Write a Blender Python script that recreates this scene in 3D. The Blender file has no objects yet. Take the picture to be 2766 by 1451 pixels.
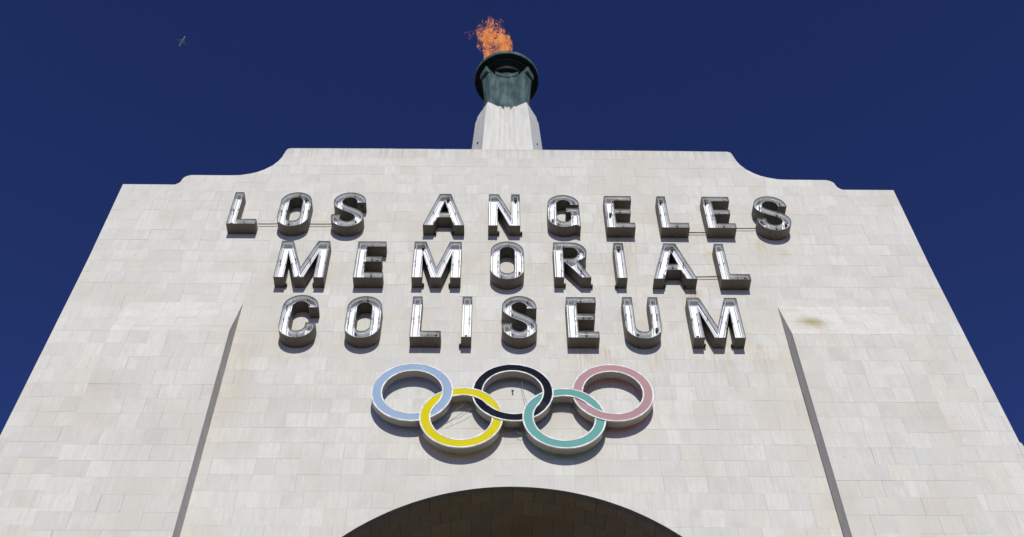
import bpy, bmesh, math, random
from mathutils import Vector, Matrix, noise

random.seed(7)
scene = bpy.context.scene
COL = scene.collection
Z0 = 1.65                      # eye height: the photographer stands on the plaza
R = math.radians
pi = math.pi

# ------------------------------------------------------------------ camera
def make_camera():
    pitch, roll, yaw = R(51.9186), R(-0.6440), R(1.3151)
    fw = Vector((math.sin(yaw) * math.cos(pitch), math.cos(yaw) * math.cos(pitch), math.sin(pitch)))
    rt = Vector((math.cos(yaw), -math.sin(yaw), 0))
    up = rt.cross(fw)
    r2 = rt * math.cos(roll) + up * math.sin(roll)
    u2 = -rt * math.sin(roll) + up * math.cos(roll)
    cam = bpy.data.cameras.new('camera')
    cam.sensor_width = 36
    cam.lens = 3165.52 / 2766 * 36
    cam.clip_start = 0.1
    cam.clip_end = 40000
    o = bpy.data.objects.new('camera', cam)
    COL.objects.link(o)
    m = Matrix.Identity(4)
    for i in range(3):
        m[i][0], m[i][1], m[i][2] = r2[i], u2[i], -fw[i]
    m[0][3], m[1][3], m[2][3] = -0.29857, -14.0, Z0
    o.matrix_world = m
    scene.camera = o
make_camera()

# ------------------------------------------------------------------ sky, sun, exposure
SUN_DIR = Vector((0.03, -1.0, 0.57)).normalized()      # towards the sun
world = bpy.data.worlds.new('World')
scene.world = world
world.use_nodes = True
wn = world.node_tree
wn.nodes.clear()
sky = wn.nodes.new('ShaderNodeTexSky')
sky.sky_type = 'NISHITA'
sky.sun_disc = False
sky.sun_elevation = math.asin(SUN_DIR.z)
sky.sun_rotation = math.atan2(SUN_DIR.x, SUN_DIR.y)
sky.altitude = 1500
sky.air_density = 1.0
sky.dust_density = 0.3
sky.ozone_density = 2.0
gam = wn.nodes.new('ShaderNodeGamma')
gam.inputs['Gamma'].default_value = 1.3
bg = wn.nodes.new('ShaderNodeBackground')
bg.inputs['Strength'].default_value = 0.05
wo = wn.nodes.new('ShaderNodeOutputWorld')
wn.links.new(sky.outputs['Color'], gam.inputs['Color'])
tint = wn.nodes.new('ShaderNodeMix')            # the whole sky seen through a polarising filter
tint.data_type = 'RGBA'; tint.blend_type = 'MULTIPLY'
tint.inputs[0].default_value = 1.0
tint.inputs[7].default_value = (0.63, 0.625, 1.12, 1)
wn.links.new(gam.outputs['Color'], tint.inputs[6])
wn.links.new(tint.outputs[2], bg.inputs['Color'])
wn.links.new(bg.outputs['Background'], wo.inputs['Surface'])

sun = bpy.data.lights.new('sun', 'SUN')
sun.energy = 3.6
sun.angle = R(0.53)
sun.color = (1.0, 0.975, 0.86)
so = bpy.data.objects.new('sun', sun)
COL.objects.link(so)
so.location = SUN_DIR * 60
so.rotation_euler = (-SUN_DIR).to_track_quat('-Z', 'Y').to_euler()

scene.view_settings.view_transform = 'Standard'
scene.view_settings.look = 'None'
scene.view_settings.exposure = 0.0
scene.view_settings.gamma = 1.0
scene.view_settings.use_curve_mapping = False
scene.render.engine = 'CYCLES'
scene.cycles.max_bounces = 8
scene.cycles.transparent_max_bounces = 24

# ------------------------------------------------------------------ helpers
class MB:
    def __init__(self):
        self.v = []; self.f = []; self.c = []      # c: one colour per face
    def add(self, vs, fs, col=None):
        n = len(self.v)
        self.v += [tuple(p) for p in vs]
        for f in fs:
            self.f.append(tuple(i + n for i in f)); self.c.append(col)
    def box(self, x0, x1, y0, y1, z0, z1, col=None):
        self.add([(x0, y0, z0), (x1, y0, z0), (x1, y1, z0), (x0, y1, z0), (x0, y0, z1), (x1, y0, z1), (x1, y1, z1), (x0, y1, z1)],
                 [(0, 3, 2, 1), (4, 5, 6, 7), (0, 1, 5, 4), (1, 2, 6, 5), (2, 3, 7, 6), (3, 0, 4, 7)], col)
    def tube(self, pts, r, n=6, closed=False, radii=None):
        pts = [Vector(p) for p in pts]
        m = len(pts); base = len(self.v)
        for i, p in enumerate(pts):
            a = pts[(i - 1) % m] if (closed or i > 0) else p
            b = pts[(i + 1) % m] if (closed or i < m - 1) else p
            t = (b - a)
            t = t.normalized() if t.length > 1e-9 else Vector((0, 0, 1))
            u = t.cross(Vector((0, 1, 0)))
            if u.length < 0.1: u = t.cross(Vector((0, 0, 1)))
            u.normalize(); w = t.cross(u)
            rr = radii[i] if radii else r
            for k in range(n):
                an = 2 * pi * k / n
                self.v.append(tuple(p + (u * math.cos(an) + w * math.sin(an)) * rr))
        segs = m if closed else m - 1
        for i in range(segs):
            j = (i + 1) % m
            for k in range(n):
                l = (k + 1) % n
                self.f.append((base + i * n + k, base + i * n + l, base + j * n + l, base + j * n + k)); self.c.append(None)
        if not closed:
            self.f.append(tuple(base + k for k in range(n))); self.c.append(None)
            self.f.append(tuple(base + (m - 1) * n + k for k in reversed(range(n)))); self.c.append(None)
    def loft(self, rings, caps=True, closed=True):
        n = len(rings[0]); base = len(self.v)
        for r_ in rings: self.v += [tuple(p) for p in r_]
        for i in range(len(rings) - 1):
            for k in range(n if closed else n - 1):
                l = (k + 1) % n
                self.f.append((base + i * n + k, base + i * n + l, base + (i + 1) * n + l, base + (i + 1) * n + k)); self.c.append(None)
        if caps:
            self.f.append(tuple(base + k for k in reversed(range(n)))); self.c.append(None)
            self.f.append(tuple(base + (len(rings) - 1) * n + k for k in range(n))); self.c.append(None)
    def build(self, name, mat, parent=None, smooth=False, recalc=False):
        me = bpy.data.meshes.new(name)
        me.from_pydata(self.v, [], self.f)
        if any(c is not None for c in self.c):
            at = me.attributes.new('tone', 'FLOAT_COLOR', 'FACE')
            for i, c in enumerate(self.c):
                c = c or (0.5, 0.5, 0.5)
                at.data[i].color = (c[0], c[1], c[2], 1)
        if recalc:
            bm = bmesh.new(); bm.from_mesh(me)
            bmesh.ops.recalc_face_normals(bm, faces=bm.faces)
            bm.to_mesh(me); bm.free()
        if smooth:
            me.polygons.foreach_set('use_smooth', [True] * len(me.polygons))
        me.materials.append(mat)
        o = bpy.data.objects.new(name, me)
        COL.objects.link(o)
        if parent is not None: o.parent = parent
        return o

def thing(name, label, cat, loc=(0, 0, 0), group=None):
    o = bpy.data.objects.new(name, None)
    COL.objects.link(o)
    o.empty_display_size = 0.2
    o.location = loc
    o['label'] = label; o['category'] = cat
    if group: o['group'] = group
    return o

def keep_parent(child, parent):
    """parent so that world-space vertices stay where they are"""
    child.parent = parent
    child.matrix_parent_inverse = Matrix.Translation(parent.location).inverted()

def tag(o, label, cat, group=None):
    o['label'] = label; o['category'] = cat
    if group: o['group'] = group
    return o

# ------------------------------------------------------------------ materials
class NT:
    def __init__(self, name):
        self.m = bpy.data.materials.new(name)
        self.m.use_nodes = True
        self.t = self.m.node_tree
        self.b = self.t.nodes['Principled BSDF']
        self.out = self.t.nodes['Material Output']
    def n(self, typ, **kw):
        o = self.t.nodes.new(typ)
        for k, v in kw.items(): setattr(o, k, v)
        return o
    def l(self, a, b): self.t.links.new(a, b)
    def val(self, sock, v):
        if hasattr(v, 'is_linked') or hasattr(v, 'links'): self.l(v, sock)
        else: sock.default_value = v
    def math(self, op, a, b=None, c=None, clamp=False):
        o = self.n('ShaderNodeMath', operation=op); o.use_clamp = clamp
        self.val(o.inputs[0], a)
        if b is not None: self.val(o.inputs[1], b)
        if c is not None: self.val(o.inputs[2], c)
        return o.outputs[0]
    def mix(self, fac, a, b, mode='MIX'):
        o = self.n('ShaderNodeMix', data_type='RGBA', blend_type=mode)
        self.val(o.inputs[0], fac)
        for s, v in ((o.inputs[6], a), (o.inputs[7], b)):
            if isinstance(v, tuple): s.default_value = (v[0], v[1], v[2], 1)
            else: self.l(v, s)
        return o.outputs[2]
    def noise(self, vec, scale, detail=4, rough=0.6):
        o = self.n('ShaderNodeTexNoise')
        o.inputs['Scale'].default_value = scale; o.inputs['Detail'].default_value = detail
        o.inputs['Roughness'].default_value = rough
        if vec is not None: self.l(vec, o.inputs['Vector'])
        return o.outputs['Fac']
    def ramp(self, fac, lo, hi, a=0.0, b=1.0):
        o = self.n('ShaderNodeMapRange'); o.clamp = True; o.interpolation_type = 'SMOOTHSTEP'
        self.l(fac, o.inputs[0])
        o.inputs[1].default_value = lo; o.inputs[2].default_value = hi
        o.inputs[3].default_value = a; o.inputs[4].default_value = b
        return o.outputs[0]
    def coords(self):
        return self.n('ShaderNodeTexCoord').outputs['Object']
    def scaled(self, vec, sx, sy, sz, off=None):
        o = self.n('ShaderNodeVectorMath', operation='MULTIPLY')
        self.l(vec, o.inputs[0]); o.inputs[1].default_value = (sx, sy, sz)
        r = o.outputs[0]
        if off is not None:
            a = self.n('ShaderNodeVectorMath', operation='ADD')
            self.l(r, a.inputs[0]); self.l(off, a.inputs[1]); r = a.outputs[0]
        return r
    def bump(self, h, strength, dist=0.01):
        o = self.n('ShaderNodeBump')
        o.inputs['Strength'].default_value = strength; o.inputs['Distance'].default_value = dist
        self.l(h, o.inputs['Height']); self.l(o.outputs['Normal'], self.b.inputs['Normal'])
    def base(self, c):
        if isinstance(c, tuple): self.b.inputs['Base Color'].default_value = (c[0], c[1], c[2], 1)
        else: self.l(c, self.b.inputs['Base Color'])
    def rough(self, r): self.val(self.b.inputs['Roughness'], r)
    def spec(self, s): self.b.inputs['Specular IOR Level'].default_value = s

def stone_material(name, light, grey, beige, streaks=(), patches=(), pits=0.5, edge_band=False):
    t = NT(name)
    co = t.coords()
    at = t.n('ShaderNodeAttribute'); at.attribute_name = 'tone'
    sp = t.n('ShaderNodeSeparateColor'); t.l(at.outputs['Color'], sp.inputs[0])
    tr, tg, tb = sp.outputs[0], sp.outputs[1], sp.outputs[2]
    off = t.n('ShaderNodeCombineXYZ')
    t.l(t.math('MULTIPLY', tb, 37.0), off.inputs[0]); t.l(t.math('MULTIPLY', tg, 53.0), off.inputs[2])
    offv = off.outputs[0]
    # each slab has its own tone, its own vertical bedding
    vein = t.noise(t.scaled(co, 21, 21, 1.7, offv), 1.0, 7, 0.68)
    fine = t.noise(t.scaled(co, 55, 55, 6.0, offv), 1.0, 5, 0.7)
    cloud = t.noise(t.scaled(co, 2.2, 2.2, 1.5, offv), 1.0, 4, 0.6)
    wide = t.noise(co, 0.55, 6, 0.65)
    c = t.mix(t.ramp(tr, 0.15, 0.95), grey, light)
    c = t.mix(t.ramp(tg, 0.55, 1.0, 0, 0.55), c, beige)
    c = t.mix(t.ramp(vein, 0.45, 0.68, 0, 0.65), c, tuple(k * 0.93 for k in beige))
    c = t.mix(t.ramp(vein, 0.30, 0.47, 0.42, 0.0), c, tuple(min(0.86, k * 1.16) for k in light))
    c = t.mix(t.ramp(fine, 0.50, 0.72, 0, 0.55), c, tuple(k * 0.90 for k in grey))
    c = t.mix(t.ramp(cloud, 0.50, 0.70, 0, 0.48), c, tuple(k * 0.84 for k in grey))
    c = t.mix(t.ramp(wide, 0.46, 0.66, 0, 0.65), c, tuple(k * 0.90 for k in beige))
    # travertine voids, drawn out along the bedding
    pit = t.noise(t.scaled(co, 62, 62, 17, offv), 1.0, 3, 0.55)
    zone = t.noise(t.scaled(co, 3.0, 3.0, 1.3, offv), 1.0, 3, 0.6)
    pm = t.math('MULTIPLY', t.ramp(pit, 0.66, 0.74), t.ramp(zone, 0.50, 0.66))
    c = t.mix(t.math('MULTIPLY', pm, pits), c, (0.17, 0.15, 0.125))
    sx = t.n('ShaderNodeSeparateXYZ'); t.l(co, sx.inputs[0])
    X, Y, Zc = sx.outputs
    wob = t.math('MULTIPLY_ADD', t.noise(t.scaled(co, 3.2, 3.2, 1.0), 1.0, 3), 0.26, -0.13)
    gate = t.ramp(t.noise(t.scaled(co, 26, 26, 1.6), 1.0, 4, 0.65), 0.36, 0.62)
    Xw = t.math('ADD', X, wob)
    for (x0, zt, zb, wdt, amt, colr) in streaks:       # rust run-off below fixings
        dx = t.math('DIVIDE', t.math('SUBTRACT', Xw, x0), wdt)
        g = t.math('POWER', 2.718, t.math('MULTIPLY', t.math('MULTIPLY', dx, dx), -1.0))
        zz = t.math('MULTIPLY', t.ramp(Zc, zb + Z0, zt + Z0 - 0.05), t.ramp(Zc, zt + Z0 - 0.02, zt + Z0 + 0.05, 1, 0))
        c = t.mix(t.math('MULTIPLY', t.math('MULTIPLY', g, zz), t.math('MULTIPLY', gate, amt)), c, colr)
    for (x0, zc, rx, rz, amt, colr) in patches:        # blotches
        dx = t.math('DIVIDE', t.math('SUBTRACT', Xw, x0), rx)
        dz = t.math('DIVIDE', t.math('SUBTRACT', t.math('ADD', Zc, t.math('MULTIPLY', wob, 0.5)), zc + Z0), rz)
        g = t.math('POWER', 2.718, t.math('MULTIPLY', t.math('ADD', t.math('MULTIPLY', dx, dx), t.math('MULTIPLY', dz, dz)), -1.0))
        c = t.mix(t.math('MULTIPLY', g, amt), c, colr)
    if streaks:                                         # grey run-off under the coping
        gz = t.math('MULTIPLY', t.ramp(Zc, 21.55 + Z0, 22.16 + Z0), t.ramp(t.noise(t.scaled(co, 9, 9, 0.5), 1.0, 5, 0.65), 0.42, 0.66))
        c = t.mix(t.math('MULTIPLY', gz, 0.55), c, (0.38, 0.365, 0.34))
    if edge_band:                                       # grey mortar smeared along the front arris
        eb = t.math('ADD', Y, t.math('MULTIPLY_ADD', t.noise(t.scaled(co, 5, 0.6, 5), 1.0, 5, 0.65), 0.26, -0.13))
        c = t.mix(t.ramp(eb, 0.10, 0.13, 0.9, 0.0), c, (0.27, 0.265, 0.25))
    t.base(c); t.rough(0.85); t.spec(0.15)
    h = t.math('SUBTRACT', t.math('MULTIPLY', fine, 0.35), pm)
    t.bump(h, 0.22, 0.006)
    return t.m

RUST = (0.36, 0.24, 0.12)
TAN = (0.46, 0.38, 0.26)
STREAKS = [(3.45, 17.25, 15.6, 0.10, 0.95, RUST), (3.30, 17.3, 16.2, 0.16, 0.52, TAN), (2.32, 18.85, 17.6, 0.26, 0.63, TAN),
           (2.10, 18.85, 18.2, 0.14, 0.60, TAN), (1.30, 15.5, 14.2, 0.22, 0.60, TAN), (1.75, 15.55, 14.4, 0.16, 0.57, TAN),
           (2.55, 15.5, 14.0, 0.20, 0.45, TAN), (3.75, 15.5, 14.2, 0.22, 0.45, TAN), (4.45, 15.7, 14.4, 0.16, 0.60, TAN),
           (-4.75, 15.9, 12.0, 0.25, 0.42, TAN), (5.05, 18.9, 17.6, 0.16, 0.48, TAN), (-0.35, 18.85, 18.1, 0.12, 0.38, TAN),
           (5.55, 16.05, 14.8, 0.13, 0.32, (0.42, 0.36, 0.22))]
PATCHES = [(5.48, 16.13, 0.24, 0.17, 0.95, (0.36, 0.30, 0.16)), (3.95, 18.40, 0.14, 0.10, 0.45, (0.55, 0.43, 0.22)),
           (5.43, 18.42, 0.10, 0.12, 0.45, (0.52, 0.42, 0.22)), (5.15, 16.62, 0.22, 0.07, 0.4, (0.48, 0.40, 0.26)),
           (-7.0, 14.2, 0.5, 0.3, 0.25, (0.44, 0.38, 0.33)), (6.9, 13.6, 0.5, 0.35, 0.28, (0.46, 0.40, 0.33)),
           (-5.9, 13.0, 0.6, 0.5, 0.22, (0.44, 0.38, 0.33)), (-3.2, 14.3, 0.6, 0.25, 0.22, (0.44, 0.42, 0.38))]
LIGHT = (0.652, 0.639, 0.602)
GREY = (0.582, 0.571, 0.542)
BEIGE = (0.610, 0.570, 0.506)
M_TILE = stone_material('travertine_tile', LIGHT, GREY, BEIGE, STREAKS, PATCHES, pits=0.55)
M_SOFFIT = stone_material('shade_browned_travertine', (0.45, 0.37, 0.275), (0.36, 0.305, 0.24), (0.37, 0.275, 0.185), pits=0.8, edge_band=True)  # same travertine, pitted more; the arch's warm shade is put into its colour

def core_material():
    t = NT('joint_mortar')
    co = t.coords()
    br = t.n('ShaderNodeTexBrick')
    br.offset = 0.0; br.squash = 1.0
    cb = t.n('ShaderNodeCombineXYZ')
    s = t.n('ShaderNodeSeparateXYZ'); t.l(co, s.inputs[0])
    t.l(t.math('ADD', s.outputs[0], s.outputs[1]), cb.inputs[0]); t.l(s.outputs[2], cb.inputs[1])
    t.l(cb.outputs[0], br.inputs['Vector'])
    br.inputs['Scale'].default_value = 1.0
    br.inputs['Brick Width'].default_value = 0.345; br.inputs['Row Height'].default_value = 0.342
    br.inputs['Mortar Size'].default_value = 0.004
    br.inputs['Color1'].default_value = (0.63, 0.612, 0.58, 1); br.inputs['Color2'].default_value = (0.58, 0.562, 0.53, 1)
    br.inputs['Mortar'].default_value = (0.33, 0.31, 0.28, 1)
    t.base(t.mix(t.ramp(t.noise(co, 1.2, 6), 0.4, 0.7, 0, 0.4), br.outputs['Color'], (0.42, 0.39, 0.35)))
    t.rough(0.85)
    return t.m
M_CORE = core_material()

def simple(name, col, rough=0.5, metal=0.0, spec=0.5, var=0.0, dirt=None, scale=6.0, stretch=(1, 1, 1), bump=0.0):
    t = NT(name)
    co = t.coords()
    n1 = t.noise(t.scaled(co, *stretch), scale, 6, 0.65)
    c = t.mix(t.ramp(n1, 0.35, 0.68, 0, 1), tuple(k * (1 - var) for k in col), tuple(min(1, k * (1 + var)) for k in col))
    if dirt:
        n2 = t.noise(t.scaled(co, *stretch), scale * 2.3, 5, 0.7)
        c = t.mix(t.ramp(n2, dirt[1], dirt[1] + 0.14, 0, dirt[2]), c, dirt[0])
    t.base(c); t.rough(t.ramp(n1, 0.3, 0.7, rough * 0.85, min(1, rough * 1.15)))
    t.b.inputs['Metallic'].default_value = metal; t.spec(spec)
    if bump: t.bump(n1, bump, 0.01)
    return t.m

M_LWALL = simple('weathered_letter_metal', (0.120, 0.106, 0.092), 0.55, 0.1, 0.4, 0.25, ((0.13, 0.062, 0.03), 0.555, 0.75), 2.6, (1, 1, 1.0), 0.08)
M_LPANEL = simple('white_enamel', (0.86, 0.875, 0.90), 0.42, 0.0, 0.4, 0.03, ((0.45, 0.42, 0.37), 0.64, 0.6), 4.0, (3, 3, 0.7))
M_TUBE = simple('unlit_neon_glass', (0.56, 0.56, 0.56), 0.18, 0.0, 0.5, 0.03)
M_BLACK = simple('black_rubber', (0.012, 0.012, 0.012), 0.6)
M_RINGMETAL = simple('aluminium_return', (0.29, 0.262, 0.222), 0.42, 0.45, 0.5, 0.14, ((0.14, 0.10, 0.07), 0.64, 0.6), 2.4, (1, 1, 1), 0.05)
M_TRIM = simple('aluminium_trim', (0.70, 0.70, 0.695), 0.5, 0.0, 0.15, 0.22, ((0.36, 0.35, 0.33), 0.62, 0.5), 7.0, (1, 1, 1), 0.10)
M_PIPE = simple('brown_conduit', (0.13, 0.08, 0.045), 0.6, 0.2, 0.4, 0.3)
M_CABLE = simple('grey_cable', (0.20, 0.19, 0.18), 0.6)
M_CONCRETE = simple('pylon_concrete', (0.64, 0.628, 0.59), 0.8, 0, 0.25, 0.07, ((0.40, 0.39, 0.37), 0.585, 0.5), 1.6, (5, 5, 0.7), 0.15)
M_PLAZA = simple('plaza_paving', (0.175, 0.168, 0.122), 0.9, 0, 0.25, 0.18, ((0.08, 0.078, 0.07), 0.58, 0.5), 0.6)

def bronze():
    t = NT('patinated_bronze')
    co = t.coords()
    st = t.noise(t.scaled(co, 7, 7, 0.55), 1.0, 6, 0.65)
    cl = t.noise(co, 2.3, 5, 0.6)
    c = t.mix(t.ramp(st, 0.36, 0.66), (0.050, 0.088, 0.092), (0.104, 0.160, 0.163))
    c = t.mix(t.ramp(cl, 0.45, 0.7, 0, 0.6), c, (0.028, 0.042, 0.043))
    drip = t.noise(t.scaled(co, 16, 16, 0.8), 1.0, 4, 0.6)
    c = t.mix(t.ramp(drip, 0.65, 0.71, 0, 0.6), c, (0.17, 0.23, 0.22))
    t.base(c); t.rough(t.ramp(cl, 0.3, 0.7, 0.7, 0.85))
    t.b.inputs['Metallic'].default_value = 0.0
    t.spec(0.12)
    t.bump(cl, 0.12, 0.02)
    return t.m
M_BRONZE = bronze()
M_DARKBRONZE = simple('shade_dark_bronze', (0.011, 0.016, 0.016), 0.6, 0.2, 0.2, 0.35, ((0.04, 0.055, 0.05), 0.655, 0.6), 2.0, (5, 5, 0.9))  # dark bronze, with the shade under the bowl also put into its colour

def panel_mat(name, col, through):
    t = NT(name)
    co = t.coords()
    n1 = t.noise(co, 1.7, 5)
    n2 = t.noise(t.scaled(co, 9, 9, 1.2), 1.0, 5, 0.7)
    c = t.mix(t.ramp(n1, 0.35, 0.7, 0, 0.5), col, tuple(k * 0.88 for k in col))
    c = t.mix(t.ramp(n2, 0.52, 0.75, 0, 0.45), c, tuple(min(0.85, k * 1.15 + 0.02) for k in col))
    t.base(c); t.rough(0.16); t.spec(0.10)
    tl = t.n('ShaderNodeBsdfTranslucent')
    tl.inputs['Color'].default_value = (*through, 1)
    mx = t.n('ShaderNodeMixShader'); mx.inputs[0].default_value = 0.16
    t.l(t.b.outputs[0], mx.inputs[1]); t.l(tl.outputs[0], mx.inputs[2])
    t.l(mx.outputs[0], t.out.inputs['Surface'])
    return t.m

# ------------------------------------------------------------------ the ground
gm = MB()
S_ = 9000
gm.add([(-S_, -S_, 0), (S_, -S_, 0), (S_, S_, 0), (-S_, S_, 0)], [(0, 1, 2, 3)])
g = gm.build('ground', M_PLAZA)
g['kind'] = 'structure'

# ------------------------------------------------------------------ the arch building
ARCH_R, ARCH_Z, ARCH_T = 3.80, 8.535, 0.03     # radius, centre height (above eye), cladding
DEPTH = 6.6
CW, CH, CZ = 0.345, 0.342, 12.221              # slab width, course height, one known bed joint
SLAB_X0, SLAB_X1, SLAB_P = 4.98, 7.08, 0.33
CREASE, KINK = 16.79, 15.62
BOT = -Z0

PROFILE = [(0, 22.165), (3.4, 22.158), (4.845, 22.148), (4.915, 22.115), (4.945, 22.045), (4.965, 21.93), (5.00, 21.76), (5.06, 21.60),
           (5.16, 21.43), (5.30, 21.285), (5.43, 21.185), (5.58, 21.115), (5.78, 21.055), (6.0, 21.043), (6.82, 21.042), (6.90, 21.010), (6.955, 20.955),
           (6.98, 20.90), (6.99, 20.82), (7.02, 20.745), (7.08, 20.685), (7.12, 20.675), (8.19, 20.675)]
def ztop(x):
    x = abs(x)
    for (a, za), (b, zb) in zip(PROFILE, PROFILE[1:]):
        if x <= b: return za + (zb - za) * (x - a) / (b - a)
    return PROFILE[-1][1]
EDGE = [(20.69, 8.19), (18.1, 8.206), (15.0, 8.285), (13.5, 8.325), (BOT, 8.72)]
def xedge(z):
    if z >= EDGE[0][0]: return EDGE[0][1]
    for (za, a), (zb, b) in zip(EDGE, EDGE[1:]):
        if z >= zb: return a + (b - a) * (z - za) / (zb - za)
    return EDGE[-1][1]
def zarch(x):
    x = abs(x)
    if x >= ARCH_R: return BOT
    return ARCH_Z + math.sqrt(ARCH_R ** 2 - x * x)

arch = thing('memorial_arch', 'pale travertine gateway wall with stepped scalloped top and a round arch below', 'arch building', (0, 0, 0))

# core: outline with the arch as a notch, extruded in depth
def core():
    pts = []
    inset = 0.004
    for x, z in PROFILE: pts.append((min(x, 8.19 - 0.02), z - inset))
    pts += [(e - 0.02, z) for z, e in EDGE[1:]]
    right = pts[:]
    rr = ARCH_R + ARCH_T - 0.006
    a = [(rr, BOT)] + [(rr * math.cos(t), ARCH_Z + rr * math.sin(t)) for t in [pi / 2 * k / 28 for k in range(29)]]
    ring = right + a + [(-x, z) for x, z in reversed(a[:-1])] + [(-x, z) for x, z in reversed(right[1:])]
    bm = bmesh.new()
    vs = [bm.verts.new((x, 0.014, z + Z0)) for x, z in ring]
    es = [bm.edges.new((vs[i], vs[(i + 1) % len(vs)])) for i in range(len(vs))]
    r = bmesh.ops.triangle_fill(bm, use_beauty=True, use_dissolve=False, edges=es)
    ex = bmesh.ops.extrude_face_region(bm, geom=bm.faces[:])
    bmesh.ops.translate(bm, vec=(0, DEPTH, 0), verts=[v for v in ex['geom'] if isinstance(v, bmesh.types.BMVert)])
    bmesh.ops.recalc_face_normals(bm, faces=bm.faces)
    me = bpy.data.meshes.new('wall'); bm.to_mesh(me); bm.free()
    me.materials.append(M_CORE)
    o = bpy.data.objects.new('wall', me); COL.objects.link(o); o.parent = arch
core()

for s in (-1, 1):                                # projecting piers with sloping heads
    m = MB()
    i = 0.012
    x0, x1 = sorted((s * (SLAB_X0 + i), s * (SLAB_X1 - i)))
    prof = [(-SLAB_P + i, BOT), (-SLAB_P + i, KINK - 0.004), (0.016, CREASE - i), (0.016, BOT)]
    m.loft([[(x0, y, z + Z0) for y, z in prof], [(x1, y, z + Z0) for y, z in prof]])
    m.build('pier', M_CORE, arch, recalc=True)
    # rounded shoulder where the flank steps out
    m = MB()
    xe = xedge(13.32)
    sh = [(xe - 0.15, 13.33), (xe + 0.004, 13.33), (xe + 0.022, 13.315), (xe + 0.032, 13.28), (xe + 0.04, 13.2), (xe + 0.40, BOT), (xe - 0.15, BOT)]
    m.loft([[(s * x, -0.003, z + Z0) for x, z in sh], [(s * x, DEPTH - 0.3, z + Z0) for x, z in sh]])
    m.build('flank_shoulder', M_CORE, arch, recalc=True)

# ---- cladding slabs
TILES = []            # (size in view, verts, faces, tone, material)
trng = random.Random(11)
def tone():
    r = trng.random()
    k = min(1, max(0, trng.gauss(0.55, 0.22)))
    if r < 0.06: k = 1.0
    elif r < 0.14: k = 0.05
    return (k, trng.random(), trng.random())
def poly_tile(poly, place, depth, view, mat=0):
    """poly: 2D outline; place(u, v, w) -> world, w = depth behind the face"""
    t = tone()
    n = len(poly)
    prd = trng.gauss(0, 0.0007)
    front = [place(u, v, prd) for u, v in poly]
    back = [place(u, v, depth) for u, v in poly]
    vs = front + back
    fs = [tuple(range(n))] + [(i, i + n, (i + 1) % n + n, (i + 1) % n) for i in range(n)]
    TILES.append((view, vs, fs, t, mat))

def course_joints(rng, xa, xb, origin_joints):
    """vertical joints of one course between xa and xb"""
    mode = rng.random()
    off = 0 if mode < 0.66 else (0.5 * CW if mode < 0.84 else rng.uniform(-0.14, 0.14))
    js = [xa]
    for x in origin_joints:
        x += off + rng.gauss(0, 0.004)
        if xa + 0.09 < x < xb - 0.09 and rng.random() > 0.05: js.append(x)
    js.append(xb)
    return js
GRID = [-(0.302 + CW * k) for k in range(26)][::-1] + [0.0] + [0.302 + CW * k for k in range(26)]
jr = random.Random(3)
def gap(): return jr.choice((0.0004, 0.0005, 0.0006, 0.0007, 0.0008, 0.0010, 0.0013, 0.0022))

k0 = math.floor((BOT - CZ) / CH)
for k in range(k0, 32):
    za, zb = max(BOT, CZ + CH * k), CZ + CH * (k + 1)
    if zb - za < 0.05: continue
    zm = (za + zb) / 2
    e = max(xedge(za), xedge(zb))
    joints = course_joints(jr, -e, e, GRID)
    if za < CREASE:
        joints = sorted(set([j for j in joints if all(abs(j - b) > 0.06 for b in (-SLAB_X1, -SLAB_X0, SLAB_X0, SLAB_X1))] + [-SLAB_X1, -SLAB_X0, SLAB_X0, SLAB_X1]))
    gz0, gz1 = gap(), gap()
    for xa, xb in zip(joints, joints[1:]):
        c = (xa + xb) / 2
        lo, hi = za, zb
        if SLAB_X0 < abs(c) < SLAB_X1:
            lo = max(lo, CREASE)
        if hi - lo < 0.03: continue
        ga, gb = gap() * 0.7, gap() * 0.7
        x0, x1, z0, z1 = xa + ga, xb - gb, lo + gz0, hi - gz1
        need = z1 > min(ztop(x0), ztop(x1)) - 0.001 or (abs(c) < ARCH_R + 0.5 and z0 < max(zarch(x0), zarch(x1), zarch(c)) + 0.001) or abs(x0) > e - 0.05 or abs(x1) > e - 0.05
        if not need:
            poly = [(x0, z0), (x1, z0), (x1, z1), (x0, z1)]
        else:
            N = 36
            xs = [x0 + (x1 - x0) * i / N for i in range(N + 1)]
            # the arch spans at x = +-R: start exactly there
            low = [(x, max(z0, zarch(x))) for x in xs]
            top = [(x, min(z1, ztop(x))) for x in xs]
            keep = [i for i in range(N + 1) if top[i][1] - low[i][1] > 0.0004]
            if len(keep) < 2: continue
            low = [low[i] for i in keep]; top = [top[i] for i in keep]
            poly = low + top[::-1]
            poly = [(max(-xedge(z), min(xedge(z), x)), z) for x, z in poly]
            # drop repeated and collinear points
            q = []
            for a in poly:
                if not q or abs(a[0] - q[-1][0]) + abs(a[1] - q[-1][1]) > 1e-5: q.append(a)
            if len(q) > 1 and abs(q[0][0] - q[-1][0]) + abs(q[0][1] - q[-1][1]) < 1e-5: q.pop()
            poly, q = q, []
            if len(poly) < 3: continue
            for i in range(len(poly)):
                a, b, d = poly[i - 1], poly[i], poly[(i + 1) % len(poly)]
                if abs((b[0] - a[0]) * (d[1] - b[1]) - (b[1] - a[1]) * (d[0] - b[0])) > 1e-7: q.append(b)
            poly = q
            if len(poly) < 3: continue
        vis = 1.0 / max(0.5, abs(zm - 11.2) + 0.5) if 11.15 < zb and abs(c) < 7.3 else 0
        ar = (x1 - x0) * (z1 - z0)
        if ar < 0.05: vis *= 0.3
        poly_tile(poly, lambda u, v, w: (u, w, v + Z0), 0.022, vis)

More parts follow.
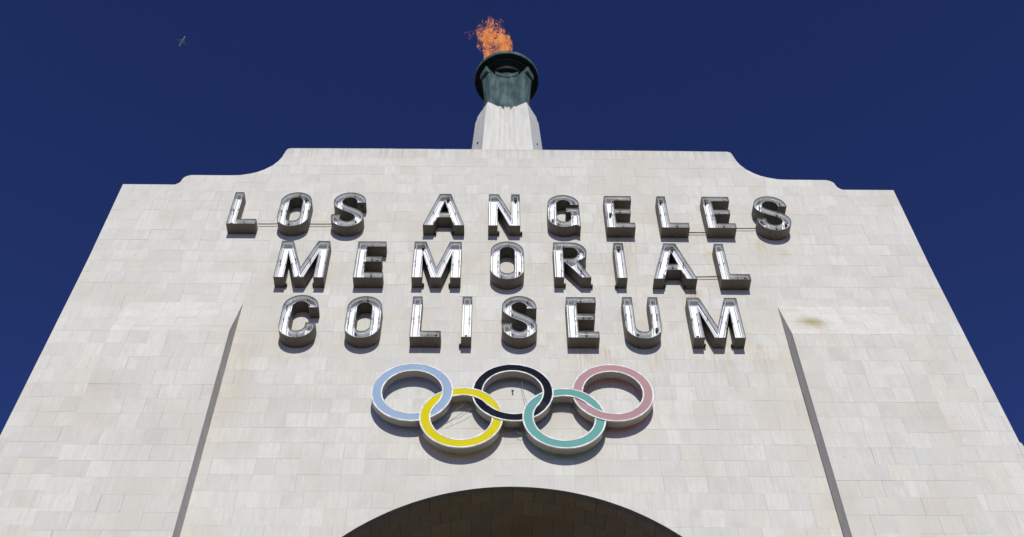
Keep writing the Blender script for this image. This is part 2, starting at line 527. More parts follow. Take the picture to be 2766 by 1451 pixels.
# pier faces
for s in (-1, 1):
    xs0, xs1 = (SLAB_X0, SLAB_X1) if s > 0 else (-SLAB_X1, -SLAB_X0)
    pj = [xs0 + (xs1 - xs0) * i / 6 for i in range(1, 6)]
    zk = KINK
    while zk > BOT + 0.1:
        lo = max(BOT, zk - CH)
        js = [xs0] + [x + jr.gauss(0, 0.006) for x in pj if jr.random() > 0.08] + [xs1]
        if jr.random() < 0.3:
            js = [xs0] + [x + 0.17 for x in pj] + [xs1]
            js = [xs0] + [x for x in js[1:-1] if x < xs1 - 0.1] + [xs1]
        g0, g1 = gap(), gap()
        for xa, xb in zip(js, js[1:]):
            a, b = xa + (gap() if xa != xs0 else 0), xb - (gap() if xb != xs1 else 0)
            vis = 1.0 / (abs((lo + zk) / 2 - 10.9) + 0.5) if zk > 10.85 else 0
            poly_tile([(a, lo + g0), (b, lo + g0), (b, zk - g1), (a, zk - g1)], lambda u, v, w: (u, -SLAB_P + w, v + Z0), 0.022, vis)
        # reveals towards the centre and the outer return
        for xr, sg in ((SLAB_X0 * s, s), (SLAB_X1 * s, -s)):
            vis = 0.6 / (abs((lo + zk) / 2 - 10.9) + 0.5) if (zk > 10.9 and sg == s) else 0
            poly_tile([(-SLAB_P + 0.0225, lo + g0), (-0.0005, lo + g0), (-0.0005, zk - g1), (-SLAB_P + 0.0225, zk - g1)][::(1 if sg < 0 else -1)],
                      lambda u, v, w, xr=xr, sg=sg: (xr + sg * w, u, v + Z0), 0.02, vis)
        zk = lo
    # sloping head
    L = math.hypot(CREASE - KINK, SLAB_P)
    nrm = (-(CREASE - KINK) / L, -SLAB_P / L * -1)
    uz, uy = (CREASE - KINK) / L, SLAB_P / L
    v0 = 0
    while v0 < L - 0.02:
        v1 = min(L, v0 + CH if v0 else 0.19)
        js = [xs0] + [x + jr.gauss(0, 0.006) for x in pj if jr.random() > 0.1] + [xs1]
        for xa, xb in zip(js, js[1:]):
            a, b = xa + (0.0007 if xa != xs0 else 0), xb - (0.0007 if xb != xs1 else 0)
            poly_tile([(a, v0 + 0.0007), (b, v0 + 0.0007), (b, v1 - 0.0007), (a, v1 - 0.0007)],
                      lambda u, v, w: (u, -SLAB_P + v * uy + w * uz, KINK + v * uz - w * uy + Z0), 0.018, 0.05)
        v0 = v1
    # triangular cheek on the reveal, beside the sloping head
    for xr, sg in ((SLAB_X0 * s, s), (SLAB_X1 * s, -s)):
        zs = [KINK + (CREASE - KINK) * i / 3 for i in range(4)]
        for a, b in zip(zs, zs[1:]):
            ya = -SLAB_P * (CREASE - a) / (CREASE - KINK) + 0.02
            yb = -SLAB_P * (CREASE - b) / (CREASE - KINK) + 0.02
            pl = [(ya, a + 0.002), (-0.0005, a + 0.002), (-0.0005, b - 0.002), (min(yb, -0.002), b - 0.002)]
            if sg > 0: pl = pl[::-1]
            poly_tile(pl, lambda u, v, w, xr=xr, sg=sg: (xr + sg * w, u, v + Z0), 0.02, 0.02)

# intrados of the arch
nA = 36
dy = DEPTH / 19
for j in range(19):
    ya, yb = dy * j, dy * (j + 1)
    sh = jr.choice((0, 0, 0.5, 0.2))
    for i in range(-1, nA):
        a0 = pi * (i + sh) / nA; a1 = pi * (i + 1 + sh) / nA
        a0, a1 = max(0, a0), min(pi, a1)
        if a1 - a0 < 0.02: continue
        ga, gb = 0.0008, 0.0008
        n = 3
        arc = [a0 + ga + (a1 - a0 - ga - gb) * q / n for q in range(n + 1)]
        y0, y1 = ya + (0.004 if j == 0 else 0.002), yb - 0.002
        pl = [(a, y0) for a in arc] + [(a, y1) for a in reversed(arc)]
        am = (a0 + a1) / 2
        vis = 0.5 / (0.4 + abs(ya)) if (j < 4 and abs(am - pi / 2) < 0.62) else 0
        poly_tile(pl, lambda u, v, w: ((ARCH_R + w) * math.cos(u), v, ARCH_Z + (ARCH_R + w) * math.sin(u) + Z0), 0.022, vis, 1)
    # jambs
    zk = ARCH_Z
    while zk > BOT + 0.1:
        lo = max(BOT, zk - CH)
        for s in (-1, 1):
            pl = [(ya + (0.004 if j == 0 else 0.002), lo + 0.002), (yb - 0.002, lo + 0.002), (yb - 0.002, zk - 0.002), (ya + (0.004 if j == 0 else 0.002), zk - 0.002)]
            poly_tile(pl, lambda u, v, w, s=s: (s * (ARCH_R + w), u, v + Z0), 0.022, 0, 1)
        zk = lo

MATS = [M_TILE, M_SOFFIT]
TILES.sort(key=lambda t: -t[0])
def tile_mesh(t):
    m = MB(); m.add(t[1], t[2], t[3]); return m
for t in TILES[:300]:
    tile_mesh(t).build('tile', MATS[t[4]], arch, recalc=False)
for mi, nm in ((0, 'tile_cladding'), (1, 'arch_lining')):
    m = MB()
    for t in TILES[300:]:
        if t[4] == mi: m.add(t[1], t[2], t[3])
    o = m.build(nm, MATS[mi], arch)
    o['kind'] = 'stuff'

# small fixings left in the wall
def anchor(x, z, tall, label):
    m = MB()
    m.tube([(x, 0.006, z + Z0), (x, -0.012, z + Z0)], 0.022, 8)
    m.box(x - 0.012, x + 0.012, -0.012, 0.004, z + Z0 - tall, z + Z0 - 0.035)
    tag(m.build('wall_anchor', M_BLACK), label, 'anchor')
anchor(0.009, 14.48, 0.10, 'small black anchor on the wall inside the black ring')

# ------------------------------------------------------------------ lettering
def area(p):
    return sum(p[i][0] * p[(i + 1) % len(p)][1] - p[(i + 1) % len(p)][0] * p[i][1] for i in range(len(p))) / 2
def ccw(p): return p if area(p) > 0 else p[::-1]
def inset(p, d):
    """offset a counter-clockwise outline inwards by d"""
    n = len(p); out = []
    for i in range(n):
        a, b, c = Vector(p[i - 1]), Vector(p[i]), Vector(p[(i + 1) % n])
        e1, e2 = (b - a).normalized(), (c - b).normalized()
        n1, n2 = Vector((-e1.y, e1.x)), Vector((-e2.y, e2.x))
        h = n1 + n2
        L = h.length
        if L < 1e-6: out.append(tuple(b + n1 * d)); continue
        h /= L
        k = min(d / max(0.2, h.dot(n1)), d * 3.2) if d >= 0 else max(d / max(0.2, h.dot(n1)), d * 3.2)
        out.append(tuple(b + h * k))
    return out
def arc(cx, cz, rx, rz, a0, a1, n=16):
    return [(cx + rx * math.cos(R(a0 + (a1 - a0) * i / n)), cz + rz * math.sin(R(a0 + (a1 - a0) * i / n))) for i in range(n + 1)]
def dedupe(p):
    q = []
    for a in p:
        if not q or (abs(a[0] - q[-1][0]) + abs(a[1] - q[-1][1])) > 1e-4: q.append(a)
    if abs(q[0][0] - q[-1][0]) + abs(q[0][1] - q[-1][1]) < 1e-4: q.pop()
    return q

def glyph(ch, w, h):
    s = 0.18
    holes = []
    if ch == 'L':
        o = [(0, 0), (w, 0), (w, 0.165), (0.178, 0.165), (0.178, h), (0, h)]
    elif ch == 'I':
        o = [(0, 0), (w, 0), (w, h), (0, h)]
    elif ch == 'E':
        v = 0.19
        o = [(0, 0), (w, 0), (w, .145 * h), (v, .145 * h), (v, .435 * h), (w * .90, .435 * h), (w * .90, .58 * h), (v, .58 * h), (v, .855 * h), (w * .985, .855 * h), (w * .985, h), (0, h)]
    elif ch == 'M':
        o = [(0, 0), (.195, 0), (.18, .67 * h), (w / 2 - .095, 0), (w / 2 + .095, 0), (w - .18, .67 * h), (w - .195, 0), (w, 0), (w, h), (w - .232, h), (w / 2, .27 * h), (.232, h), (0, h)]
    elif ch == 'N':
        o = [(0, 0), (.185, 0), (.185, .61 * h), (w - .222, 0), (w, 0), (w, h), (w - .178, h), (w - .178, .36 * h), (.205, h), (0, h)]
    elif ch == 'A':
        o = [(0, 0), (.205, 0), (.285, .245 * h), (w - .285, .245 * h), (w - .205, 0), (w, 0), (w / 2 + .118, h), (w / 2 - .118, h)]
        holes = [[(.325, .405 * h), (w - .325, .405 * h), (w / 2, .765 * h)]]
    elif ch == 'O':
        r = w / 2
        o = arc(r, r, r, r, 180, 360) + arc(r, h - r, r, r, 0, 180)
        q = r - s
        holes = [arc(r, r, q, q, 180, 360, 12) + arc(r, h - r, q, q, 0, 180, 12)]
    elif ch == 'C':
        r = w / 2; q = r - s
        o = [(w, .70 * h)] + arc(r, h - r, r, r, 0, 180) + arc(r, r, r, r, 180, 360) + [(w, .345 * h), (w - s, .345 * h)] + arc(r, r, q, q, 0, -180, 12) + arc(r, h - r, q, q, 180, 0, 12) + [(w - s, .70 * h)]
    elif ch == 'G':
        r = w / 2; q = r - s
        o = [(w, .685 * h)] + arc(r, h - r, r, r, 0, 180) + arc(r, r, r, r, 180, 302) + [(w - .085, .075), (w, .02), (w, .585 * h), (w - .275, .585 * h), (w - .275, .455 * h), (w - s, .455 * h)] + arc(r, r, q, q, 0, -180, 12) + arc(r, h - r, q, q, 180, 0, 12) + [(w - s, .685 * h)]
    elif ch == 'U':
        r = w / 2; q = r - s
        o = [(0, h)] + arc(r, r, r, r, 180, 360) + [(w, h), (w - s, h)] + arc(r, r, q, q, 0, -180, 12) + [(s, h)]
    elif ch == 'R':
        cz = .722 * h
        o = [(0, 0), (.175, 0), (.185, .425 * h), (.21, .425 * h), (w - .182, 0), (w, 0), (.452, .47 * h)] + arc(.345, cz, .297, .278 * h, -52, 90, 14) + [(0, h)]
        holes = [[(.185, .535 * h)] + arc(.33, .695 * h, .142, .16 * h, -90, 90, 10) + [(.185, .855 * h)]]
    elif ch == 'S':
        r = (w - s) / 2; zt = h - s / 2 - r; zb = s / 2 + r
        cl = [(w - s / 2, .695 * h)] + arc(w / 2, zt, r, r, 0, 180, 18)
        P = [(s / 2, zt), (s / 2, zt - .27), (w - s / 2, zb + .27), (w - s / 2, zb)]
        for i in range(1, 14):
            t = i / 14; u = 1 - t
            cl.append(tuple(u ** 3 * P[0][j] + 3 * u * u * t * P[1][j] + 3 * u * t * t * P[2][j] + t ** 3 * P[3][j] for j in (0, 1)))
        cl += arc(w / 2, zb, r, r, 0, -180, 18) + [(s / 2, .345 * h)]
        lft, rgt = [], []
        for i, p in enumerate(cl):
            a = cl[max(0, i - 1)]; b = cl[min(len(cl) - 1, i + 1)]
            t = (Vector(b) - Vector(a)).normalized()
            if i in (0, len(cl) - 1): t = Vector((0, 1))
            nn = Vector((-t.y, t.x)) * (s / 2)
            lft.append(tuple(Vector(p) + nn)); rgt.append(tuple(Vector(p) - nn))
        o = lft + rgt[::-1]
    return ccw(dedupe(o)), [ccw(dedupe(x)) for x in holes]

LD, RECESS = 0.258, 0.128          # letter depth, depth of the white tray behind the rim
def build_letter(ch, x0, x1, z0, z1, label, brackets=()):
    w, h = x1 - x0, z1 - z0
    outer, holes = glyph(ch, w, h)
    zz = z0 + Z0
    th = 0.006
    root = thing('channel_letter', label, 'sign letter', (x0, 0, zz), 'channel letters of the wall lettering')
    jig = random.Random(ord(ch) * 1009 + int(x0 * 100) + 5000)
    # returns: outer wall, inner wall, front rim
    m = MB()
    for k, lp in enumerate([outer] + holes):
        inn = inset(lp, th if k == 0 else -th)
        n = len(lp)
        rings = [[(x, 0.004, z) for x, z in lp], [(x, -LD, z) for x, z in lp], [(x, -LD, z) for x, z in inn], [(x, 0.004, z) for x, z in inn]]
        m.loft(rings, caps=False)
    m.build('channel_wall', M_LWALL, root, recalc=True)
    # white tray
    bm = bmesh.new()
    es = []
    for k, lp in enumerate([outer] + holes):
        inn = inset(lp, 0.006 if k == 0 else -0.006)
        vs = [bm.verts.new((x, -LD + RECESS, z)) for x, z in inn]
        es += [bm.edges.new((vs[i], vs[(i + 1) % len(vs)])) for i in range(len(vs))]
    bmesh.ops.triangle_fill(bm, use_beauty=True, use_dissolve=False, edges=es)
    for f in bm.faces:
        if f.normal.y > 0: f.normal_flip()
    me = bpy.data.meshes.new('white_tray'); bm.to_mesh(me); bm.free(); me.materials.append(M_LPANEL)
    o = bpy.data.objects.new('white_tray', me); COL.objects.link(o); o.parent = root
    # inner faces of the returns, enamelled white
    m = MB()
    for k, lp in enumerate([outer] + holes):
        inn = inset(lp, (th + 0.002) if k == 0 else -(th + 0.002))
        m.loft([[(x, -LD + RECESS, z) for x, z in inn], [(x, -LD + 0.012, z) for x, z in inn]], caps=False)
    m.build('white_lining', M_LINING, root)
    # neon tubing following the outline
    sup = MB()
    for k, lp in enumerate([outer] + holes):
        path = inset(lp, 0.042 if k == 0 else -0.036)
        # round the corners of the glass
        rp = []
        n = len(path)
        for i in range(n):
            a, b, c = Vector(path[i - 1]), Vector(path[i]), Vector(path[(i + 1) % n])
            l1, l2 = (a - b).length, (c - b).length
            ang = (b - a).angle(c - b) if l1 > 1e-6 and l2 > 1e-6 else 0
            if ang > 0.5:
                t = min(0.03, l1 * .4, l2 * .4)
                p1, p2 = b + (a - b).normalized() * t, b + (c - b).normalized() * t
                for q in (0, .33, .67, 1):
                    rp.append(p1 * (1 - q) ** 2 + b * 2 * q * (1 - q) + p2 * q * q)
            else: rp.append(b)
        m = MB()
        m.tube([(p.x, -LD + 0.040, p.y) for p in rp], 0.0075, 6, closed=True)
        m.build('neon_tube', M_TUBE, root, smooth=True)
        # stand-offs
        acc = jig.uniform(0, .3)
        for i in range(len(rp)):
            a, b = rp[i], rp[(i + 1) % len(rp)]
            acc += (b - a).length
            if acc > 0.42:
                acc = 0
                c = (a + b) / 2
                sup.tube([(c.x, -LD + RECESS, c.y), (c.x, -LD + 0.034, c.y)], 0.007, 5)
                if jig.random() < .4: sup.box(c.x - .014, c.x + .014, -LD + .04, -LD + .075, c.y - .03, c.y + .02)
    # electrode housings
    c = inset(outer, 0.085)[jig.randrange(len(outer))]
    sup.box(c[0] - .022, c[0] + .022, -LD + .06, -LD + RECESS, c[1] - .035, c[1] + .035)
    o = sup.build('tube_support', M_BLACK, root); o['kind'] = 'stuff'
    for bx, bz in brackets:
        m = MB()
        lx, lz = bx - x0, bz - z0
        m.box(lx - .022, lx + .022, -.055, .004, lz - .012, lz + .03)
        m.box(lx - .016, lx + .02, -.075, -.05, lz - .04, lz + .012)
        m.tube([(lx + .004, -.08, lz - .05), (lx + .004, -.03, lz + .05)], .012, 6)
        m.build('bracket', M_BLACK, root)
    return root

M_LINING = simple('white_lining', (0.80, 0.80, 0.795), 0.4, 0.0, 0.5, 0.06, ((0.30, 0.27, 0.23), 0.64, 0.7), 3.2)

ROWS = [
    ('LOS', [('L', -5.662, -5.085, 18.930, 20.035), ('O', -4.687, -4.060, 18.862, 20.045), ('S', -3.612, -2.953, 18.862, 20.055)]),
    ('ANGELES', [('A', -1.753, -.926, 18.930, 20.028), ('N', -.445, .194, 18.930, 20.030), ('G', .757, 1.403, 18.900, 20.022),
                 ('E', 1.930, 2.497, 18.903, 20.000), ('L', 3.020, 3.580, 18.905, 20.000), ('E', 3.951, 4.520, 18.905, 19.997), ('S', 4.985, 5.665, 18.840, 20.030)]),
    ('MEMORIAL', [('M', -4.465, -3.525, 17.235, 18.372), ('E', -2.977, -2.420, 17.240, 18.370), ('M', -1.880, -.957, 17.255, 18.380),
                  ('O', -.393, .250, 17.215, 18.402), ('R', .826, 1.515, 17.285, 18.383), ('I', 2.008, 2.198, 17.280, 18.378),
                  ('A', 2.690, 3.517, 17.265, 18.376), ('L', 3.980, 4.535, 17.255, 18.374)]),
    ('COLISEUM', [('C', -4.162, -3.513, 15.535, 16.712), ('O', -2.987, -2.356, 15.535, 16.690), ('L', -1.812, -1.260, 15.567, 16.690), ('I', -.900, -.720, 15.570, 16.695),
                  ('S', -.178, .457, 15.548, 16.722), ('E', 1.003, 1.560, 15.573, 16.698), ('U', 2.045, 2.696, 15.560, 16.712), ('M', 3.237, 4.161, 15.590, 16.705)]),
]
ORD = ['first', 'second', 'third', 'fourth', 'fifth', 'sixth', 'seventh', 'eighth']
BR = {('ANGELES', 0): [(-1.51, 18.96), (-1.15, 18.96)], ('ANGELES', 1): [(-.244, 18.98), (.215, 18.97)],
      ('MEMORIAL', 0): [(-4.258, 17.27), (-3.735, 17.30)], ('MEMORIAL', 2): [(-1.67, 17.30), (-1.165, 17.30)], ('MEMORIAL', 4): [(1.02, 17.32), (1.53, 17.30)],
      ('MEMORIAL', 5): [(1.995, 17.29)], ('MEMORIAL', 6): [(2.91, 17.29), (3.30, 17.29)],
      ('COLISEUM', 3): [(-.918, 15.59)], ('COLISEUM', 7): [(3.45, 15.63), (3.95, 15.63)]}
for word, ls in ROWS:
    for i, (ch, a, b, c, d) in enumerate(ls):
        build_letter(ch, a, b, c, d, 'white trayed metal letter %s with unlit neon tubing, %s letter of the word %s' % (ch, ORD[i], word), BR.get((word, i), ()))

def pipe(x0, za, x1, zb, label):
    m = MB()
    y = -0.045
    m.tube([(x0, y, za + Z0), ((x0 + x1) / 2, y, (za + zb) / 2 + Z0 - .003), (x1, y, zb + Z0)], 0.0105, 6)
    tag(m.build('conduit_pipe', M_PIPE, smooth=True), label, 'pipe', 'conduits between letters')
pipe(-5.10, 19.215, -4.67, 19.225, 'thin brown conduit between the L and the O of LOS')
pipe(-4.08, 19.225, -3.585, 19.232, 'thin brown conduit between the O and the S of LOS')
pipe(3.57, 19.032, 3.965, 19.036, 'thin brown conduit between the L and the last E of ANGELES')
pipe(4.51, 19.180, 5.03, 19.195, 'thin brown conduit between the last E and the S of ANGELES')
pipe(3.40, 17.585, 3.99, 17.608, 'thin brown conduit between the A and the L ending MEMORIAL')

# ------------------------------------------------------------------ interlaced rings
RR, BAND, TRIM = 0.684, 0.180, 0.021
RG, RDEP = 0.100, 0.145
RC = [(-1.680, 14.205), (-.843, 13.615), (.006, 14.205), (.846, 13.607), (1.690, 14.207)]
OVER = {}      # (ring, neighbour, upper) -> over?
for a, b, up_over in ((0, 1, 0), (1, 2, 1), (2, 3, 2), (3, 4, 3)):
    lo_over = b if up_over == a else a
    for me_, ot in ((a, b), (b, a)):
        OVER[(me_, ot, True)] = (up_over == me_)
        OVER[(me_, ot, False)] = (lo_over == me_)
def ring_offsets(i):
    """signed lift of ring i where it passes over or under its neighbours"""
    rm = RR - BAND / 2
    cr = []
    for j in (i - 1, i + 1):
        if not 0 <= j < 5: continue
        dx, dz = RC[j][0] - RC[i][0], RC[j][1] - RC[i][1]
        d = math.hypot(dx, dz); base = math.atan2(dz, dx); ha = math.acos(d / 2 / rm)
        pts = [(math.sin(base + s * ha), base + s * ha) for s in (-1, 1)]
        pts.sort()
        cr.append((pts[1][1], OVER[(i, j, True)])); cr.append((pts[0][1], OVER[(i, j, False)]))
    def f(a):
        v = 0
        for an, ov in cr:
            dd = abs((a - an + pi) % (2 * pi) - pi)
            v += (1 if ov else -1) * max(0, min(1, 0.5 + 0.5 * math.cos(pi * min(1, max(0, (dd - R(14)) / R(32))))))
        return v * 0.0065
    return f
sign = thing('interlaced_rings_sign', 'sign of five interlaced coloured rings with silver edges above the arch', 'sign', (0, 0, 13.9 + Z0))
RCOL = [('blue', (0.355, 0.475, 0.635), (0.02, 0.10, 0.8)), ('yellow', (0.75, 0.645, 0.012), (0.9, 0.55, 0.0)), ('black', (0.010, 0.012, 0.021), (0.01, 0.01, 0.01)),
        ('green', (0.165, 0.410, 0.385), (0.0, 0.45, 0.25)), ('pink', (0.490, 0.305, 0.320), (0.95, 0.03, 0.01))]
for i, (nm, col, thr) in enumerate(RCOL):
    cx, cz = RC[i]
    f = ring_offsets(i)
    N = 160
    angs = [2 * pi * k / N for k in range(N)]
    Zr = Z0 + cz - sign.location.z
    def loop(r, y, lift=True):
        return [(cx + r * math.cos(a), y - (f(a) if lift else 0), Zr + r * math.sin(a)) for a in angs]
    yf, yb = -(RG + RDEP), -RG
    def band(rings):
        m = MB(); m.loft(rings, caps=False); return m
    m = band([loop(RR, yb, False), loop(RR, yf), loop(RR - .004, yf), loop(RR - .004, yb, False), loop(RR, yb, False)])
    ri = RR - BAND
    m2 = [loop(ri, yb, False), loop(ri, yf), loop(ri + .004, yf), loop(ri + .004, yb, False), loop(ri, yb, False)]
    m.loft(m2, caps=False)
    # stand-offs to the wall
    for k in range(6):
        a = 2 * pi * (k + .35) / 6
        px, pz = cx + (RR - BAND / 2) * math.cos(a), Zr + (RR - BAND / 2) * math.sin(a)
        m.tube([(px, 0.004, pz), (px, yf + .05, pz)], .014, 6)
    ring = m.build('ring', M_RINGMETAL, sign, recalc=True)
    ring['label'] = '%s ring with silver metal edges' % nm
    # faces
    pm = panel_mat('%s_acrylic' % nm, col, thr)
    m = band([loop(RR - TRIM + .004, yf + .0005), loop(ri + TRIM - .004, yf + .0005)])
    fo = m.build('face_panel', pm, ring)
    rj = random.Random(i + 40)
    jit = [rj.gauss(0, .0016) for _ in angs]
    for (ra, rb) in ((RR + .003, RR - TRIM), (ri + TRIM, ri - .003)):
        def lp(r, y, jt=0):
            return [(cx + (r + jt * jit[k]) * math.cos(a), y - f(a), Zr + (r + jt * jit[k]) * math.sin(a)) for k, a in enumerate(angs)]
        inner_is_b = ra > rb
        m = band([lp(ra, yf + .020), lp(ra, yf - .0035), lp(rb, yf - .0035, 1), lp(rb, yf + .004, 1)])
        m.build('edge_trim', M_TRIM, ring, recalc=True)
    # rivets near the crossings
# loose wires
def cable(pts, label, r=0.004):
    m = MB()
    P = [Vector(p) for p in pts]
    q = []
    for i in range(len(P) - 1):
        a = P[max(0, i - 1)]; b = P[i]; c = P[i + 1]; d = P[min(len(P) - 1, i + 2)]
        for k in range(6):
            t = k / 6
            q.append(0.5 * ((2 * b) + (-a + c) * t + (2 * a - 5 * b + 4 * c - d) * t * t + (-a + 3 * b - 3 * c + d) * t ** 3))
    q.append(P[-1])
    m.tube([(p.x, p.y, p.z + Z0) for p in q], r, 5)
    tag(m.build('loose_cable', M_CABLE, smooth=True), label, 'cable', 'loose wires behind the rings')
cable([(.13, -.12, 14.85), (.163, -.10, 14.605), (.194, -.10, 14.326), (.246, -.10, 14.069), (.30, -.12, 13.95)], 'loose grey wire hanging inside the black ring')
cable([(-1.25, -.12, 13.66), (-1.10, -.10, 13.76), (-.95, -.10, 13.90), (-.74, -.11, 14.10)], 'straight grey wire slanting across the top of the yellow ring')
cable([(-1.10, -.06, 13.62), (-.98, -.08, 13.71), (-.84, -.08, 13.79), (-.68, -.12, 13.95)], 'lower slack wire inside the yellow ring')
cable([(.02, -.14, 13.66), (.045, -.10, 13.49), (.10, -.09, 13.39), (.16, -.10, 13.39), (.22, -.14, 13.46)], 'short drooping wire below the black ring')

# ------------------------------------------------------------------ torch pylon
TY = 3.25
torch = thing('torch_pylon', 'green bronze torch bowl on a pale fluted concrete pylon above the arch', 'torch', (0, TY, 22.1 + Z0))
def tz(z): return z - 22.1           # local height from height above eye
def sym(front):
    """closed plan from the left half of the front (x<=0, y<0), mirrored left-right and front-back"""
    r_ = [(-x, y) for x, y in reversed(front) if x < -1e-6]
    f_ = front + r_
    return f_ + [(x, -y) for x, y in reversed(f_)]
def pyl(ax, ay, bx, rec, groove):
    front = [(-bx, -.05), (-ax, -ay), (-.40, -ay + rec * .35), (-.235, -ay + rec * .80), (-.20, -ay + rec * .80 - groove * .5), (-.165, -ay + rec * .85), (-.105, -ay + rec + groove * .3),
             (-.052, -ay + rec - groove), (0, -ay + rec - groove * .1)]
    sc = ax / .545
    front = [(x * sc if abs(x) < ax - .01 and abs(x) < .5 else x, y) for x, y in front]
    return sym(front)
secs = [(21.9, .84, .86, 1.26, .20, .04), (28.2, .60, .605, .915, .20, .042), (28.62, .577, .585, .892, .20, .05), (28.80, .556, .555, .850, .195, .06), (28.95, .545, .545, .838, .195, .055)]
m = MB()
m.loft([[(x, y, tz(z)) for x, y in pyl(a, b, c, d, e_)] for z, a, b, c, d, e_ in secs])
m.build('pylon', M_CONCRETE, torch, recalc=True)

def cup_plan(ax, ay, bx, by, px, py, pc, k=1.0, ro=0.0):
    """chamfered square with hollow faces: corner a, chamfer end b, panel edge p, panel centre pc"""
    fr = [(-bx, -by), (-ax, -ay), (-px - .012, -py - .012), (-px, -py + .018)]
    n = 8
    for i in range(1, n + 1):
        t = i / n
        x = -px * (1 - t)
        q = 1 - (x / px) ** 2
        fr.append((x, -(py - .018) + (py - .018 - pc) * q))
    f_ = fr + [(-x, y) for x, y in reversed(fr[:-1])]
    side = [(by * 0 - x, y) for x, y in []]
    # hollow flank between the chamfer ends
    right = []
    for i in range(1, 8):
        t = i / 8
        y = -by + 2 * by * t
        right.append((bx - .12 * (1 - (y / by) ** 2), y))
    f2 = f_ + right + [(x, -y) for x, y in reversed(f_)] + [(-x, -y) for x, y in right]
    return [(x * k, y * k) for x, y in f2]
m = MB()
p0 = cup_plan(.515, .515, .70, .30, .318, .425, .345)
m.loft([[(x * 1.0, y * 1.0, tz(28.90)) for x, y in p0], [(x, y, tz(29.005)) for x, y in p0]])
m.build('base_moulding', M_BRONZE, torch, recalc=True)
m = MB()
b0 = cup_plan(.495, .49, .625, .33, .313, .405, .335)
b1 = cup_plan(.530, .665, .712, .43, .322, .600, .520)
m.loft([[(x, y, tz(29.0)) for x, y in b0], [(x, y, tz(30.40)) for x, y in b1]])
body = m.build('cup', M_BRONZE, torch, recalc=True)
# seams and the cornice over each hollow panel
for sy in (-1, 1):
    m = MB()
    n = 10
    q0, q1 = [], []
    for i in range(n + 1):
        x = -.335 + .67 * i / n
        c = .61 - (.61 - .535) * (1 - (x / .335) ** 2)
        q0.append((x, c))
    prof = lambda dz, out: [(x, sy * (c + out), tz(30.42 + dz)) for x, c in q0]
    m.loft([prof(0, -.12), prof(0, .0), prof(.05, .012), prof(.13, .03), prof(.13, -.12)], caps=False, closed=False)
    m.build('panel_cornice', M_BRONZE, body, recalc=True)
    for sx in (-1, 1):
        m = MB()
        m.loft([[(sx * .318 + ox, sy * (.405 + oy), tz(29.02)) for ox, oy in ((-.012, 0), (.012, 0), (.012, -.05), (-.012, -.05))],
                [(sx * .327 + ox, sy * (.612 + oy), tz(30.56)) for ox, oy in ((-.012, 0), (.012, 0), (.012, -.05), (-.012, -.05))]])
        m.build('panel_edge', M_BRONZE, body, recalc=True)
for sx in (-1, 1):
    for sy in (-1, 1):
        m = MB()
        pl = [(-.79, -.42), (-.612, -.735), (-.345, -.435), (-.345, -.36), (-.52, -.28), (-.70, -.34)]
        if sy > 0: pl = [(x * .72, y) for x, y in pl]
        lo = [(x * .985, y * .985) for x, y in pl]
        m.loft([[(-sx * x, -sy * y, tz(30.47)) for x, y in lo], [(-sx * x, -sy * y, tz(30.71)) for x, y in pl]])
        m.build('corner_cap', M_BRONZE, torch, recalc=True)
def lathe(prof, n=72):
    m = MB()
    m.loft([[(r * math.cos(2 * pi * k / n), r * math.sin(2 * pi * k / n), tz(z)) for k in range(n)] for r, z in prof], caps=False)
    return m
m = lathe([(.001, 30.35), (.30, 30.36), (.44, 30.42), (.47, 30.62), (.49, 30.80), (.60, 30.84), (.63, 30.90), (.745, 30.98), (.755, 31.075), (.9455, 31.085)])
m.build('bowl', M_DARKBRONZE, torch, recalc=True)
m = lathe([(.945, 31.086), (.962, 31.10), (.968, 31.215), (.95, 31.235), (.80, 31.235), (.62, 31.12), (.45, 31.08), (.001, 31.07)])
rim = m.build('rim', M_BRONZE, torch, recalc=True)
m = MB()
m.tube([(.757 * math.cos(2 * pi * k / 72), .757 * math.sin(2 * pi * k / 72), tz(31.07)) for k in range(72)], .011, 6, closed=True)
m.build('bead', M_BRONZE, rim, smooth=True)
# small floodlight brackets at the foot of the pylon
for sx, zz in ((-1, 27.0), (1, 26.95)):
    m = MB()
    x, y = sx * .80, -.36
    m.box(x - .022, x + .022, y - .05, y + .02, tz(zz), tz(zz) + .04)
    m.tube([(x, y - .03, tz(zz)), (x + sx * .03, y + .25, tz(zz) - .10)], .009, 6)
    m.build('floodlight', M_BLACK, torch)

# ------------------------------------------------------------------ flame
def flame_mats():
    t = NT('flame_gas')
    co = t.coords()
    at = t.n('ShaderNodeAttribute'); at.attribute_name = 'tone'
    sp = t.n('ShaderNodeSeparateColor'); t.l(at.outputs['Color'], sp.inputs[0])
    n1 = t.noise(t.scaled(co, 1, 1, 0.6), 11.0, 4, 0.6)
    c = t.mix(sp.outputs[0], (0.52, 0.095, 0.032), (1.0, 0.37, 0.105))
    c = t.mix(t.ramp(n1, 0.50, 0.68), c, (1.0, 0.50, 0.16))
    em = t.n('ShaderNodeEmission'); t.l(c, em.inputs['Color']); em.inputs['Strength'].default_value = 0.95
    tr = t.n('ShaderNodeBsdfTransparent')
    mx = t.n('ShaderNodeMixShader')
    t.l(t.math('MULTIPLY', sp.outputs[1], t.ramp(n1, 0.34, 0.56, 0.15, 1.0)), mx.inputs[0])
    t.l(tr.outputs[0], mx.inputs[1]); t.l(em.outputs[0], mx.inputs[2])
    t.l(mx.outputs[0], t.out.inputs['Surface'])
    return t.m
M_FLAME = flame_mats()
